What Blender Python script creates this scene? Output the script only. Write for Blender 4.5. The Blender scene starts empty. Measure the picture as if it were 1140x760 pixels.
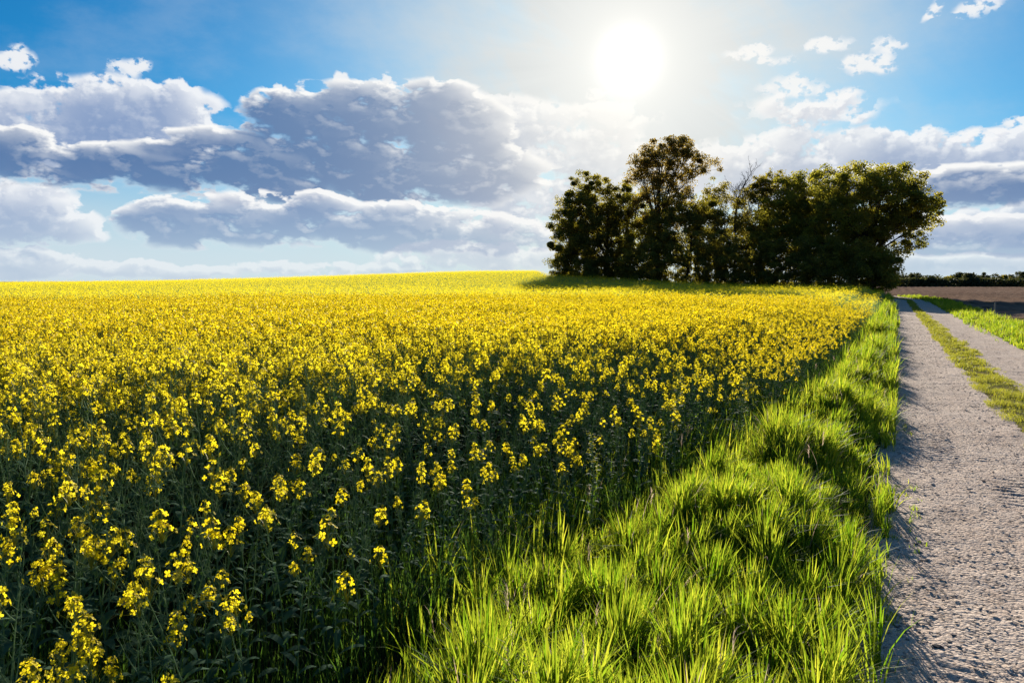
import bpy, math, random
import numpy as np

SC = bpy.context.scene
COL = SC.collection
R = math.radians
rng = np.random.default_rng(11)
random.seed(11)

# ------------------------------------------------------------------ camera, sky, sun, exposure
EYE = 1.75
cam = bpy.data.cameras.new("camera"); cam.lens = 26.0; cam.sensor_width = 36.0
cam.clip_start = 0.05; cam.clip_end = 8000
camo = bpy.data.objects.new("camera", cam); COL.objects.link(camo)
camo.location = (0, 0, EYE); camo.rotation_euler = (R(90 - 4.72), 0, 0)
SC.camera = camo

SUN_AZ, SUN_EL = 8.75, 16.2          # degrees: right of the view axis, above the horizon
F_PX = 823.0                          # focal length of the photograph in its own pixels


def px_angles(px, py):
    """azimuth and elevation (degrees) of a direction seen at a pixel of the photograph"""
    p = R(4.72)
    r, u, f = px - 570.0, 380.0 - py, F_PX
    uw = u * math.cos(p) - f * math.sin(p)
    fw = f * math.cos(p) + u * math.sin(p)
    return math.degrees(math.atan2(r, fw)), math.degrees(math.atan2(uw, math.hypot(r, fw)))


class NT:
    """small expression builder for math nodes"""
    def __init__(self, tree):
        self.t = tree; self.n = tree.nodes; self.l = tree.links

    def put(self, sock, v):
        if isinstance(v, bpy.types.NodeSocket): self.l.new(v, sock)
        else: sock.default_value = v

    def m(self, op, a, b=0.0, c=0.0, clamp=False):
        nd = self.n.new("ShaderNodeMath"); nd.operation = op; nd.use_clamp = clamp
        self.put(nd.inputs[0], a); self.put(nd.inputs[1], b)
        if op in ("MULTIPLY_ADD", "SMOOTH_MIN", "SMOOTH_MAX"): self.put(nd.inputs[2], c)
        return nd.outputs[0]

    def add(self, a, b): return self.m("ADD", a, b)
    def sub(self, a, b): return self.m("SUBTRACT", a, b)
    def mul(self, a, b): return self.m("MULTIPLY", a, b)
    def mx(self, a, b): return self.m("MAXIMUM", a, b)

    def smooth(self, v, lo, hi, o0=0.0, o1=1.0):
        nd = self.n.new("ShaderNodeMapRange"); nd.interpolation_type = "SMOOTHSTEP"
        self.put(nd.inputs[0], v); nd.inputs[1].default_value = lo; nd.inputs[2].default_value = hi
        nd.inputs[3].default_value = o0; nd.inputs[4].default_value = o1
        return nd.outputs[0]

    def lin(self, v, lo, hi, o0=0.0, o1=1.0):
        nd = self.n.new("ShaderNodeMapRange")
        self.put(nd.inputs[0], v); nd.inputs[1].default_value = lo; nd.inputs[2].default_value = hi
        nd.inputs[3].default_value = o0; nd.inputs[4].default_value = o1
        return nd.outputs[0]

    def xyz(self, x, y, z=0.0):
        nd = self.n.new("ShaderNodeCombineXYZ")
        self.put(nd.inputs[0], x); self.put(nd.inputs[1], y); self.put(nd.inputs[2], z)
        return nd.outputs[0]

    def sep(self, v):
        nd = self.n.new("ShaderNodeSeparateXYZ"); self.put(nd.inputs[0], v); return nd.outputs

    def noise(self, vec, scale, detail=4.0, rough=0.55, dim="2D", lac=2.0, dist=0.0):
        nd = self.n.new("ShaderNodeTexNoise"); nd.noise_dimensions = dim
        if vec is not None: self.l.new(vec, nd.inputs["Vector"])
        nd.inputs["Scale"].default_value = scale; nd.inputs["Detail"].default_value = detail
        nd.inputs["Roughness"].default_value = rough; nd.inputs["Lacunarity"].default_value = lac
        nd.inputs["Distortion"].default_value = dist
        return nd.outputs[0]

    def mix(self, fac, a, b, mode="MIX"):
        nd = self.n.new("ShaderNodeMix"); nd.data_type = "RGBA"; nd.blend_type = mode
        self.put(nd.inputs[0], fac)
        for s, v in ((6, a), (7, b)):
            if isinstance(v, (tuple, list)) and len(v) == 3: v = (*v, 1.0)
            self.put(nd.inputs[s], v)
        return nd.outputs[2]

    def scale(self, col, f):
        nd = self.n.new("ShaderNodeVectorMath"); nd.operation = "SCALE"
        self.put(nd.inputs[0], col); self.put(nd.inputs[3], f); return nd.outputs[0]

    def vadd(self, a, b):
        nd = self.n.new("ShaderNodeVectorMath"); nd.operation = "ADD"
        self.put(nd.inputs[0], a); self.put(nd.inputs[1], b); return nd.outputs[0]


def build_world():
    w = bpy.data.worlds.new("World"); SC.world = w; w.use_nodes = True
    t = w.node_tree; t.nodes.clear(); g = NT(t)
    out = t.nodes.new("ShaderNodeOutputWorld"); bg = t.nodes.new("ShaderNodeBackground")
    bg.inputs[1].default_value = 0.050
    t.links.new(bg.outputs[0], out.inputs[0])
    sky = t.nodes.new("ShaderNodeTexSky"); sky.sky_type = "NISHITA"; sky.sun_disc = False
    sky.sun_elevation = R(SUN_EL); sky.sun_rotation = R(SUN_AZ)
    sky.air_density = 1.0; sky.dust_density = 0.6; sky.ozone_density = 2.2
    tc = t.nodes.new("ShaderNodeTexCoord")
    d = g.sep(tc.outputs["Generated"])
    az = g.mul(g.m("ARCTAN2", d[0], d[1]), 57.2958)
    el = g.mul(g.m("ARCSINE", d[2]), 57.2958)
    s_az, s_el = px_angles(700, 68)

    # ---- cloud masses: (centre px, centre py, half width px, height above px, height below px, weight)
    back = [(10, 297, 70, 16, 12, 1.0), (120, 301, 60, 10, 9, .9), (215, 303, 60, 7, 7, .8), (300, 299, 46, 9, 8, .9), (410, 300, 70, 9, 9, .8), (520, 284, 90, 14, 16, .8), (560, 288, 140, 14, 12, .85), (150, 135, 84, 46, 50, 1.15), (60, 150, 90, 36, 40, 1.0),
            (25, 250, 72, 38, 18, 1.1), (-40, 240, 60, 26, 30, 1.0), (585, 215, 80, 40, 44, .8), (640, 170, 90, 46, 60, .75),
            (860, 190, 130, 40, 34, .85), (990, 182, 110, 30, 36, 1.05), (1110, 182, 110, 32, 36, 1.1), (900, 120, 60, 16, 16, .35),
            (1110, 252, 110, 18, 20, 1.1), (1060, 296, 170, 13, 12, 1.2), (1180, 240, 60, 26, 24, 1.0), (140, 130, 95, 40, 30, .8), (570, 150, 90, 44, 60, .95), (660, 140, 60, 26, 50, .6)]
    front = [(-10, 168, 60, 26, 34, .9), (225, 190, 190, 20, 24, .95), (40, 190, 100, 14, 16, .65),
             (390, 155, 105, 58, 56, 1.1), (490, 142, 80, 46, 62, 1.0), (340, 130, 62, 28, 50, 1.0), (280, 185, 120, 34, 40, 1.0), (470, 195, 160, 40, 34, .95),
             (960, 205, 50, 18, 16, .7), (1090, 208, 80, 20, 20, .75)]
    lower = [(200, 244, 60, 24, 28, 1.0), (300, 248, 100, 32, 28, 1.0), (440, 258, 125, 32, 24, 1.0), (560, 264, 80, 26, 20, .9), (345, 232, 56, 18, 30, .85), (150, 240, 24, 10, 14, .7),
             (1085, 268, 110, 24, 15, 1.0)]
    puff = [(145, 76, 24, 13, 14, .8), (10, 64, 20, 10, 10, .75), (382, 91, 9, 9, 9, .8), (312, 100, 14, 8, 10, .75), (430, 92, 16, 10, 8, .6),
            (965, 70, 30, 13, 13, .85), (985, 55, 20, 10, 10, .8), (920, 50, 30, 8, 8, .7), (1085, 6, 26, 11, 11, .85),
            (1035, 12, 9, 9, 9, .8), (835, 58, 24, 8, 8, .55), (865, 66, 18, 6, 6, .5), (75, 106, 12, 7, 7, .6), (885, 95, 40, 12, 12, .5),
            (905, 124, 50, 12, 12, .62), (940, 105, 24, 9, 9, .55), (1090, 150, 30, 8, 8, .7), (1132, 138, 20, 8, 8, .7), (655, 105, 14, 7, 7, .5)]
    K = 180 / math.pi / F_PX

    def make_group(name, items, warp, nscale, namp, grow, stretch=1.35):
        gt = bpy.data.node_groups.new(name, "ShaderNodeTree")
        gt.interface.new_socket("az", in_out="INPUT", socket_type="NodeSocketFloat")
        gt.interface.new_socket("el", in_out="INPUT", socket_type="NodeSocketFloat")
        gt.interface.new_socket("density", in_out="OUTPUT", socket_type="NodeSocketFloat")
        gt.interface.new_socket("noise", in_out="OUTPUT", socket_type="NodeSocketFloat")
        q = NT(gt); gi = gt.nodes.new("NodeGroupInput"); go = gt.nodes.new("NodeGroupOutput")
        a, e = gi.outputs[0], gi.outputs[1]
        v = q.xyz(a, q.mul(e, stretch))
        wn = gt.nodes.new("ShaderNodeTexNoise"); wn.noise_dimensions = "2D"
        gt.links.new(v, wn.inputs["Vector"]); wn.inputs["Scale"].default_value = .35; wn.inputs["Detail"].default_value = 4
        ws = q.sep(wn.outputs["Color"])
        aw = q.add(a, q.mul(q.sub(ws[0], .5), warp * 2.4)); ew = q.add(e, q.mul(q.sub(ws[1], .5), warp * 1.2))
        tot = None
        for (px, py, hw, up, dn, wgt) in items:
            a0, e0 = px_angles(px, py); k = K * grow
            x = q.mul(q.sub(aw, a0), 1 / (hw * k))
            y = q.sub(ew, e0)
            yy = q.mx(q.mul(y, 1 / (up * k)), q.mul(y, -1 / (dn * k)))
            r2 = q.add(q.mul(x, x), q.mul(yy, yy))
            c = q.mul(q.sub(1.0, r2), wgt)
            tot = c if tot is None else q.m("SMOOTH_MAX", tot, c, .12)
        tot = q.mx(tot, -1.5)
        # rounded heads broken up by finer turbulence
        n0 = q.sub(q.noise(v, nscale, 8, .51), .5)
        n1 = q.sub(1.0 * .30, q.m("ABSOLUTE", q.mul(n0, 2.0)))          # billows: creases where the noise crosses zero
        n2 = q.sub(q.noise(v, nscale * .3, 2, .5), .5)
        den = q.add(q.add(tot, .04), q.add(q.mul(n1, namp * .55), q.add(q.mul(n0, namp), q.mul(n2, namp * .9))))
        gt.links.new(den, go.inputs[0]); gt.links.new(n1, go.inputs[1])
        return gt

    GB = make_group("cloud_layer_far", back, .9, .62, 1.45, 1.0)
    GF = make_group("cloud_layer_near", front, .7, .42, 1.3, 1.0, 2.0)
    GL = make_group("cloud_layer_low", lower, .7, .5, 1.4, 1.0, 1.9)
    GP = make_group("small_puffs", puff, 1.0, 1.5, 2.2, .85)

    def call(G, da, de):
        nd = t.nodes.new("ShaderNodeGroup"); nd.node_tree = G
        g.put(nd.inputs[0], g.add(az, da) if not isinstance(da, float) or da else az)
        g.put(nd.inputs[1], g.add(el, de) if not isinstance(de, float) or de else el)
        return nd.outputs[0], nd.outputs[1]

    # unit vector towards the sun in the sky
    vx, vy = g.sub(s_az, az), g.sub(s_el, el)
    ang = g.m("SQRT", g.add(g.add(g.mul(vx, vx), g.mul(vy, vy)), .2))
    ux, uy = g.mul(g.m("DIVIDE", vx, ang), .75), g.add(g.mul(g.m("DIVIDE", vy, ang), .55), .5)
    near = g.m("EXPONENT", g.mul(ang, -1 / 8.0))              # forward scattering close to the sun
    low = g.smooth(el, 9.0, 0.0)

    def cloud(G, k_tau, dk, br, soft):
        D0, N0 = call(G, 0.0, 0.0)
        D1, N1 = call(G, g.mul(ux, .45), g.mul(uy, .45))
        D2, N2 = call(G, g.mul(ux, 1.9), g.mul(uy, 1.9))
        under = g.smooth(g.sub(D1, D0), .0, .30)
        mask = g.m("ADD", g.mul(g.smooth(D0, 0.0, soft), g.sub(1.0, under)), g.mul(g.smooth(D0, -.12, .85), under))
        mask = g.mul(mask, g.smooth(el, -1.0, 6.0, .45, 1.0))
        tau = g.add(g.mul(g.mx(D0, 0.0), .3), g.mul(g.add(g.mul(g.mx(D1, 0.0), .75), g.mul(g.mx(D2, 0.0), .9)), g.smooth(D0, -.05, .55)))
        lit = g.m("EXPONENT", g.mul(tau, -k_tau))
        rel = g.mx(g.mul(g.sub(D0, D1), .9), -.06)
        lit = g.m("ADD", lit, g.mul(g.m("MULTIPLY", rel, g.smooth(D0, .0, .35)), g.smooth(D0, 1.3, .5, .35, 1.0)), clamp=True)
        lit = g.mx(lit, g.smooth(D0, .65, .0, 0.0, .78))
        dark = g.mix(g.m("MULTIPLY", near, 1.5, clamp=True), dk, (6.2, 6.3, 6.3))
        dark = g.mix(g.mul(low, .45), dark, (4.0, 5.2, 7.2))
        return mask, g.mix(lit, dark, g.mix(near, br, (9.8, 9.5, 8.9)))

    bm, bc = cloud(GB, .75, (1.9, 2.9, 5.2), (9.2, 9.3, 9.5), .36)
    fm, fc = cloud(GF, 2.9, (.95, 1.95, 4.0), (9.7, 9.7, 9.6), .26)
    lm, lc = cloud(GL, 2.3, (1.5, 2.5, 4.6), (9.6, 9.6, 9.6), .26)
    P0, _ = call(GP, 0.0, 0.0)
    pmask = g.smooth(P0, .0, .8)
    pcol = g.mix(g.smooth(P0, .1, 1.0), (6.6, 7.6, 8.8), (9.4, 9.4, 9.4))
    # base sky, deepened a little, pale near the horizon and behind the veil round the sun
    base = g.mix(1.0, g.scale(sky.outputs[0], SKY_K), SKY_TINT, "MULTIPLY")
    hz = g.smooth(el, 12.0, .5)
    base = g.mix(g.mul(hz, .9), base, (6.8, 7.7, 8.5))
    v1 = g.noise(g.xyz(g.mul(az, .8), g.mul(el, 1.6)), .12, 6, .6)
    v2 = g.noise(g.xyz(g.add(g.mul(az, 1.0), g.mul(el, .9)), g.sub(g.mul(el, .25), g.mul(az, .25))), .3, 6, .6)
    base = g.mix(g.mul(g.smooth(v1, .40, .75), .14), base, (6.6, 7.2, 7.8))
    veil = g.m("EXPONENT", g.mul(g.m("MULTIPLY", ang, ang), -1 / (2 * 13.0 ** 2)))
    veil = g.m("MULTIPLY", veil, g.add(.34, g.add(g.mul(v1, .8), g.mul(v2, .5))))
    veil = g.m("MINIMUM", g.mul(veil, 1.15), .96)
    th = g.m("ARCTAN2", vx, vy)
    rays = g.noise(g.xyz(g.mul(th, 2.2), 3.7), 2.2, 4, .6)
    c = g.mix(veil, base, (6.3, 6.6, 6.7))
    c = g.mix(g.mul(pmask, .88), c, g.mix(near, pcol, (9.2, 9.0, 8.6)))
    c = g.mix(g.mul(bm, .93), c, bc)
    c = g.mix(g.mul(fm, .97), c, fc)
    c = g.mix(g.mul(lm, .95), c, lc)
    # bright thin cloud in front of the sun spreads its light
    haze = g.m("EXPONENT", g.mul(g.m("POWER", ang, 1.3), -1 / 18.0))
    c = g.mix(g.mul(haze, .9), c, (9.0, 8.85, 8.3))
    a1 = g.m("EXPONENT", g.mul(g.mul(ang, ang), -1 / (2 * 1.1 ** 2)))
    a2 = g.m("EXPONENT", g.mul(ang, -1 / 3.2))
    a3 = g.mul(g.m("EXPONENT", g.mul(ang, -1 / 9.0)), g.add(1.0, g.mul(g.smooth(ang, 4.0, 9.0), g.lin(rays, .3, .7, -.65, .35))))
    c = g.vadd(c, g.scale((1.0, .98, .93), g.mul(a1, 9.0)))
    c = g.vadd(c, g.scale((1.0, .96, .88), g.mul(a2, 1.4)))
    c = g.vadd(c, g.scale((1.0, .96, .86), g.mul(a3, 1.1)))
    t.links.new(c, bg.inputs[0])
    w.cycles.sampling_method = "MANUAL"; w.cycles.sample_map_resolution = 512


SKY_K = 0.8
SKY_TINT = (0.07, 0.74, 1.26)
build_world()

sl = bpy.data.lights.new("sun", "SUN"); sl.energy = 5.0; sl.angle = R(0.5); sl.color = (1.0, .92, .80)
so = bpy.data.objects.new("sun", sl); COL.objects.link(so)
so.rotation_euler = (R(90 - SUN_EL), 0, R(180 - SUN_AZ)); so.location = (30, 150, 60)

SC.render.engine = "CYCLES"
SC.view_settings.view_transform = "Standard"; SC.view_settings.look = "None"
SC.view_settings.gamma = 1.0; SC.view_settings.exposure = 1.0
SC.cycles.use_denoising = True
SC.cycles.max_bounces = 7; SC.cycles.diffuse_bounces = 4; SC.cycles.glossy_bounces = 2
SC.cycles.transmission_bounces = 5; SC.cycles.transparent_max_bounces = 4
SC.cycles.sample_clamp_indirect = 6.0
SC.cycles.caustics_reflective = False; SC.cycles.caustics_refractive = False

# ------------------------------------------------------------------ layout helpers
PHI = R(27.5)                                    # heading of the track, right of the view axis
U = np.array([math.sin(PHI), math.cos(PHI)]); V = np.array([math.cos(PHI), -math.sin(PHI)])


def st_xy(s, t):
    s = np.asarray(s, float); t = np.asarray(t, float)
    return s * U[0] + t * V[0], s * U[1] + t * V[1]


def xy_st(x, y):
    return x * U[0] + y * U[1], x * V[0] + y * V[1]


def sstep(v, a, b):
    k = np.clip((v - a) / (b - a), 0, 1); return k * k * (3 - 2 * k)


def height(x, y):
    x = np.asarray(x, float); y = np.asarray(y, float)
    s, t = xy_st(x, y)
    r = np.hypot(x, y)
    side = sstep(-t, 4, 40)
    h = 2.2 * sstep(r, 45, 140) * side * np.exp(-((x - 2) / 42.0) ** 2)
    h += .12 * sstep(r, 45, 130) * side
    h -= 6.0 * sstep(r, 165, 330) * side            # the field falls away behind its crest
    return h


def hash2(ix, iy, seed):
    n = (ix.astype(np.int64) * 374761393 + iy.astype(np.int64) * 668265263 + seed * 974634777) & 0x7fffffff
    n = ((n ^ (n >> 13)) * 1274126177) & 0x7fffffff
    return ((n ^ (n >> 16)) & 0xffff) / 65535.0


def vnoise(x, y, seed=0):
    x = np.asarray(x, float); y = np.asarray(y, float)
    ix = np.floor(x); iy = np.floor(y); fx = x - ix; fy = y - iy
    fx = fx * fx * (3 - 2 * fx); fy = fy * fy * (3 - 2 * fy)
    a = hash2(ix, iy, seed); b = hash2(ix + 1, iy, seed); c = hash2(ix, iy + 1, seed); d = hash2(ix + 1, iy + 1, seed)
    return (a * (1 - fx) + b * fx) * (1 - fy) + (c * (1 - fx) + d * fx) * fy


def fbm(x, y, oct=4, seed=0, gain=.5):
    v = 0; a = 1; tot = 0
    for k in range(oct):
        v = v + a * vnoise(x * 2 ** k, y * 2 ** k, seed + k * 7); tot += a; a *= gain
    return v / tot


# ------------------------------------------------------------------ mesh helpers
def mesh(name, v, f, mats, mi=None, smooth=False, attr=None):
    v = np.asarray(v, np.float32).reshape(-1, 3)
    me = bpy.data.meshes.new(name)
    groups = f if isinstance(f, list) else [f]
    groups = [np.asarray(q, np.int32) for q in groups if len(q)]
    loops = np.concatenate([q.ravel() for q in groups]); sizes = np.concatenate([np.full(len(q), q.shape[1]) for q in groups])
    me.vertices.add(len(v)); me.vertices.foreach_set("co", v.ravel())
    me.loops.add(len(loops)); me.loops.foreach_set("vertex_index", loops.astype(np.int32))
    starts = np.concatenate([[0], np.cumsum(sizes)[:-1]]).astype(np.int32)
    me.polygons.add(len(sizes)); me.polygons.foreach_set("loop_start", starts)
    if mi is not None: me.polygons.foreach_set("material_index", np.asarray(mi, np.int32))
    for m in (mats if isinstance(mats, (list, tuple)) else [mats]): me.materials.append(m)
    me.update(calc_edges=True)
    me.polygons.foreach_set("use_smooth", np.full(len(sizes), bool(smooth)))
    for k, a in (attr or {}).items():
        at = me.attributes.new(k, "FLOAT", "POINT"); at.data.foreach_set("value", np.asarray(a, np.float32))
    return me


class Acc:
    """collects quads (and their material index and variation value)"""
    def __init__(self): self.v = []; self.f = []; self.m = []; self.a = []; self.n = 0

    def add(self, v, f, m=0, a=0.5):
        v = np.asarray(v, float).reshape(-1, 3); f = np.asarray(f, int).reshape(-1, 4)
        self.v.append(v); self.f.append(f + self.n); self.m.append(np.full(len(f), m))
        self.a.append(np.broadcast_to(np.asarray(a, float), (len(v),))); self.n += len(v)

    def build(self, name, mats, smooth=False):
        return mesh(name, np.concatenate(self.v), np.concatenate(self.f), mats, np.concatenate(self.m), smooth,
                    {"var": np.concatenate(self.a)})


def tube(acc, pts, rad, sides=5, m=0, a=.5):
    pts = np.asarray(pts, float); n = len(pts); rad = np.broadcast_to(np.asarray(rad, float), (n,))
    tg = np.gradient(pts, axis=0); tg /= np.linalg.norm(tg, axis=1)[:, None] + 1e-9
    ref = np.where(np.abs(tg[:, 2:3]) > .9, [[1., 0, 0]], [[0, 0, 1.]])
    x = np.cross(tg, ref); x /= np.linalg.norm(x, axis=1)[:, None] + 1e-9
    y = np.cross(tg, x)
    an = np.linspace(0, 2 * np.pi, sides, endpoint=False)
    v = pts[:, None] + rad[:, None, None] * (np.cos(an)[None, :, None] * x[:, None] + np.sin(an)[None, :, None] * y[:, None])
    i, j = np.meshgrid(np.arange(n - 1), np.arange(sides), indexing="ij"); j2 = (j + 1) % sides
    f = np.stack([i * sides + j, i * sides + j2, (i + 1) * sides + j2, (i + 1) * sides + j], -1).reshape(-1, 4)
    acc.add(v, f, m, a)


def cards(cen, nrm, length, width, rnd, bend=0.0):
    """oriented quads: centre, normal, length, width"""
    n = len(cen)
    nrm = nrm / (np.linalg.norm(nrm, axis=1)[:, None] + 1e-9)
    ref = rnd.normal(size=(n, 3))
    x = np.cross(nrm, ref); x /= np.linalg.norm(x, axis=1)[:, None] + 1e-9
    y = np.cross(nrm, x)
    L = (np.broadcast_to(length, (n,)) / 2)[:, None]; W = (np.broadcast_to(width, (n,)) / 2)[:, None]
    # a pointed leaf: narrow base and tip, wide middle
    v = np.stack([cen - x * L, cen + y * W - x * L * .1 + nrm * L * bend, cen + x * L, cen - y * W - x * L * .1 + nrm * L * bend], 1).reshape(-1, 3)
    f = np.arange(4 * n).reshape(n, 4)
    return v, f


def obj(name, me, parent=None, loc=None):
    o = bpy.data.objects.new(name, me); COL.objects.link(o)
    if parent is not None: o.parent = parent
    if loc is not None: o.location = loc
    return o


def tag(o, label=None, cat=None, group=None, kind=None):
    if label: o["label"] = label
    if cat: o["category"] = cat
    if group: o["group"] = group
    if kind: o["kind"] = kind
    return o


def empty(name, loc, rz=0.0):
    o = bpy.data.objects.new(name, None); COL.objects.link(o); o.location = loc; o.rotation_euler = (0, 0, rz)
    o.empty_display_size = .2
    return o


# ------------------------------------------------------------------ materials
def leaf_mat(name, dark, light, trans_d, trans_l, mixf=.5, rough=.5, spec=.25, rand_w=.35):
    """thin plant matter: reflects on the lit side and lets the light through to the other"""
    m = bpy.data.materials.new(name); m.use_nodes = True; t = m.node_tree; t.nodes.clear(); g = NT(t)
    at = t.nodes.new("ShaderNodeAttribute"); at.attribute_name = "var"
    oi = t.nodes.new("ShaderNodeObjectInfo")
    f = g.m("ADD", g.mul(at.outputs["Fac"], 1 - rand_w), g.mul(oi.outputs["Random"], rand_w), clamp=True)
    pr = t.nodes.new("ShaderNodeBsdfPrincipled"); tr = t.nodes.new("ShaderNodeBsdfTranslucent"); mx = t.nodes.new("ShaderNodeMixShader")
    t.links.new(g.mix(f, dark, light), pr.inputs["Base Color"]); t.links.new(g.mix(f, trans_d, trans_l), tr.inputs["Color"])
    pr.inputs["Roughness"].default_value = rough; pr.inputs["Specular IOR Level"].default_value = spec
    mx.inputs[0].default_value = mixf
    t.links.new(pr.outputs[0], mx.inputs[1]); t.links.new(tr.outputs[0], mx.inputs[2])
    out = t.nodes.new("ShaderNodeOutputMaterial"); t.links.new(mx.outputs[0], out.inputs[0])
    return m


def soil_mat(name, cols, scale, bump, detail_scale, rough=.95, bdist=.02):
    m = bpy.data.materials.new(name); m.use_nodes = True; t = m.node_tree; g = NT(t)
    pr = t.nodes["Principled BSDF"]; pr.inputs["Roughness"].default_value = rough; pr.inputs["Specular IOR Level"].default_value = .0
    ge = t.nodes.new("ShaderNodeNewGeometry")
    p = ge.outputs["Position"]
    a = g.noise(p, scale, 5, .6, "3D"); b = g.noise(p, detail_scale, 6, .65, "3D")
    c = g.mix(g.smooth(a, .35, .65), cols[0], cols[1]); c = g.mix(g.smooth(b, .45, .7), c, cols[2])
    t.links.new(c, pr.inputs["Base Color"])
    bp = t.nodes.new("ShaderNodeBump"); bp.inputs["Strength"].default_value = bump; bp.inputs["Distance"].default_value = bdist
    t.links.new(g.add(b, g.mul(a, .5)), bp.inputs["Height"]); t.links.new(bp.outputs[0], pr.inputs["Normal"])
    return m


M = {}
M["petal"] = leaf_mat("rapeseed_petal", (.84, .62, .009), (.92, .75, .03), (.90, .70, .008), (.95, .82, .035), .60, .6, .12)
M["bud"] = leaf_mat("rapeseed_bud", (.30, .30, .03), (.45, .38, .03), (.35, .35, .03), (.5, .45, .03), .35)
M["stem"] = leaf_mat("rapeseed_stem", (.11, .18, .095), (.19, .27, .14), (.16, .26, .08), (.30, .40, .13), .4, .7, .06)
M["rleaf"] = leaf_mat("rapeseed_leaf", (.06, .125, .07), (.10, .175, .10), (.06, .14, .02), (.12, .22, .03), .45, .8, .05)
M["grass"] = leaf_mat("verge_grass", (.040, .105, .012), (.105, .165, .024), (.20, .36, .010), (.74, .72, .05), .58, .6, .1, 0.0)
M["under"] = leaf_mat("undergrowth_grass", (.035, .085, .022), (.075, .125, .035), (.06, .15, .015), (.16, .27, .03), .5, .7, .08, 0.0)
M["straw"] = leaf_mat("grass_seed_head", (.36, .27, .19), (.50, .40, .30), (.50, .36, .25), (.65, .50, .36), .55, .7, .1, 0.0)
M["short"] = leaf_mat("short_track_grass", (.12, .15, .02), (.20, .21, .04), (.34, .37, .02), (.56, .50, .06), .5, .6, .2, 0.0)
M["bark"] = soil_mat("tree_bark", ((.045, .035, .025), (.075, .06, .045), (.03, .024, .018)), 3.0, .8, 14.0)
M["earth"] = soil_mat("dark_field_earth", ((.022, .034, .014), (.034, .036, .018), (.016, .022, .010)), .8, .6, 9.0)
M["plough"] = soil_mat("ploughed_earth", ((.19, .125, .090), (.235, .165, .122), (.135, .088, .063)), .12, 1.0, 2.2, bdist=.12)


def gravel_mat():
    m = bpy.data.materials.new("track_gravel"); m.use_nodes = True; t = m.node_tree; g = NT(t)
    pr = t.nodes["Principled BSDF"]; pr.inputs["Roughness"].default_value = .95; pr.inputs["Specular IOR Level"].default_value = .03
    p = t.nodes.new("ShaderNodeNewGeometry").outputs["Position"]
    big = g.noise(p, 1.3, 4, .6, "3D"); mid = g.noise(p, 9.0, 5, .65, "3D"); fine = g.noise(p, 70.0, 4, .7, "3D")
    vo = t.nodes.new("ShaderNodeTexVoronoi"); vo.inputs["Scale"].default_value = 55.0; t.links.new(p, vo.inputs["Vector"])
    mp = t.nodes.new("ShaderNodeMapping"); mp.inputs["Rotation"].default_value = (0, 0, PHI); t.links.new(p, mp.inputs["Vector"])
    mq = t.nodes.new("ShaderNodeMapping"); mq.inputs["Scale"].default_value = (5.0, .35, 1.0); t.links.new(mp.outputs[0], mq.inputs["Vector"])
    worn = g.noise(mq.outputs[0], 1.0, 4, .6, "3D")
    vs = g.sep(vo.outputs["Color"])
    c = g.mix(g.smooth(big, .3, .7), (.50, .385, .305), (.61, .49, .40))
    c = g.mix(g.smooth(mid, .5, .75), c, (.36, .275, .215))
    c = g.mix(g.mul(g.smooth(worn, .42, .66), .7), c, (.60, .48, .385))
    c = g.mix(g.mul(g.smooth(vs[0], .75, .95), .5), c, (.55, .49, .43))
    c = g.mix(g.mul(g.smooth(vs[1], .72, .92), .7), c, (.16, .13, .115))
    t.links.new(c, pr.inputs["Base Color"])
    h = g.add(g.mul(vo.outputs["Distance"], -1.0), g.add(g.mul(fine, .7), g.mul(mid, 1.2)))
    bp = t.nodes.new("ShaderNodeBump"); bp.inputs["Strength"].default_value = .75; bp.inputs["Distance"].default_value = .012
    t.links.new(h, bp.inputs["Height"]); t.links.new(bp.outputs[0], pr.inputs["Normal"])
    return m


M["gravel"] = gravel_mat()
M["stone"] = leaf_mat("loose_stone", (.09, .08, .078), (.50, .43, .37), (0, 0, 0), (0, 0, 0), 0.0, .9, .06, 0.0)

# ------------------------------------------------------------------ ground, ploughed field, track
def grid_faces(nr, nc):
    i, j = np.meshgrid(np.arange(nr - 1), np.arange(nc - 1), indexing="ij")
    return np.stack([i * nc + j, i * nc + j + 1, (i + 1) * nc + j + 1, (i + 1) * nc + j], -1).reshape(-1, 4)


k = np.linspace(-1, 1, 301); ax = np.sinh(k * 6.2) / np.sinh(6.2) * 4000
gx, gy = np.meshgrid(ax, ax)
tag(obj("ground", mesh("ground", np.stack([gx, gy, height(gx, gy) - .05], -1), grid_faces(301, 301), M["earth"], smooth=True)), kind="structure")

S_K = [-5, 9, 18, 48, 75, 95, 120]
BEND = np.array([0, 0, 0, 0, 0, -2.5, -8.0])
E_LEFT = np.array([.02, .04, .06, -.12, -.35, -.35, -.35]) + BEND
E_STRIP_L = np.array([1.42, 1.28, 1.06, .82, .62, .62, .62]) + BEND
E_STRIP_R = np.array([2.15, 2.02, 1.82, 1.32, 1.15, 1.15, 1.15]) + BEND
E_RIGHT = np.array([2.85, 2.82, 2.80, 2.45, 2.1, 2.1, 2.1]) + BEND


def edge(e, s): return np.interp(s, S_K, e)


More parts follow.
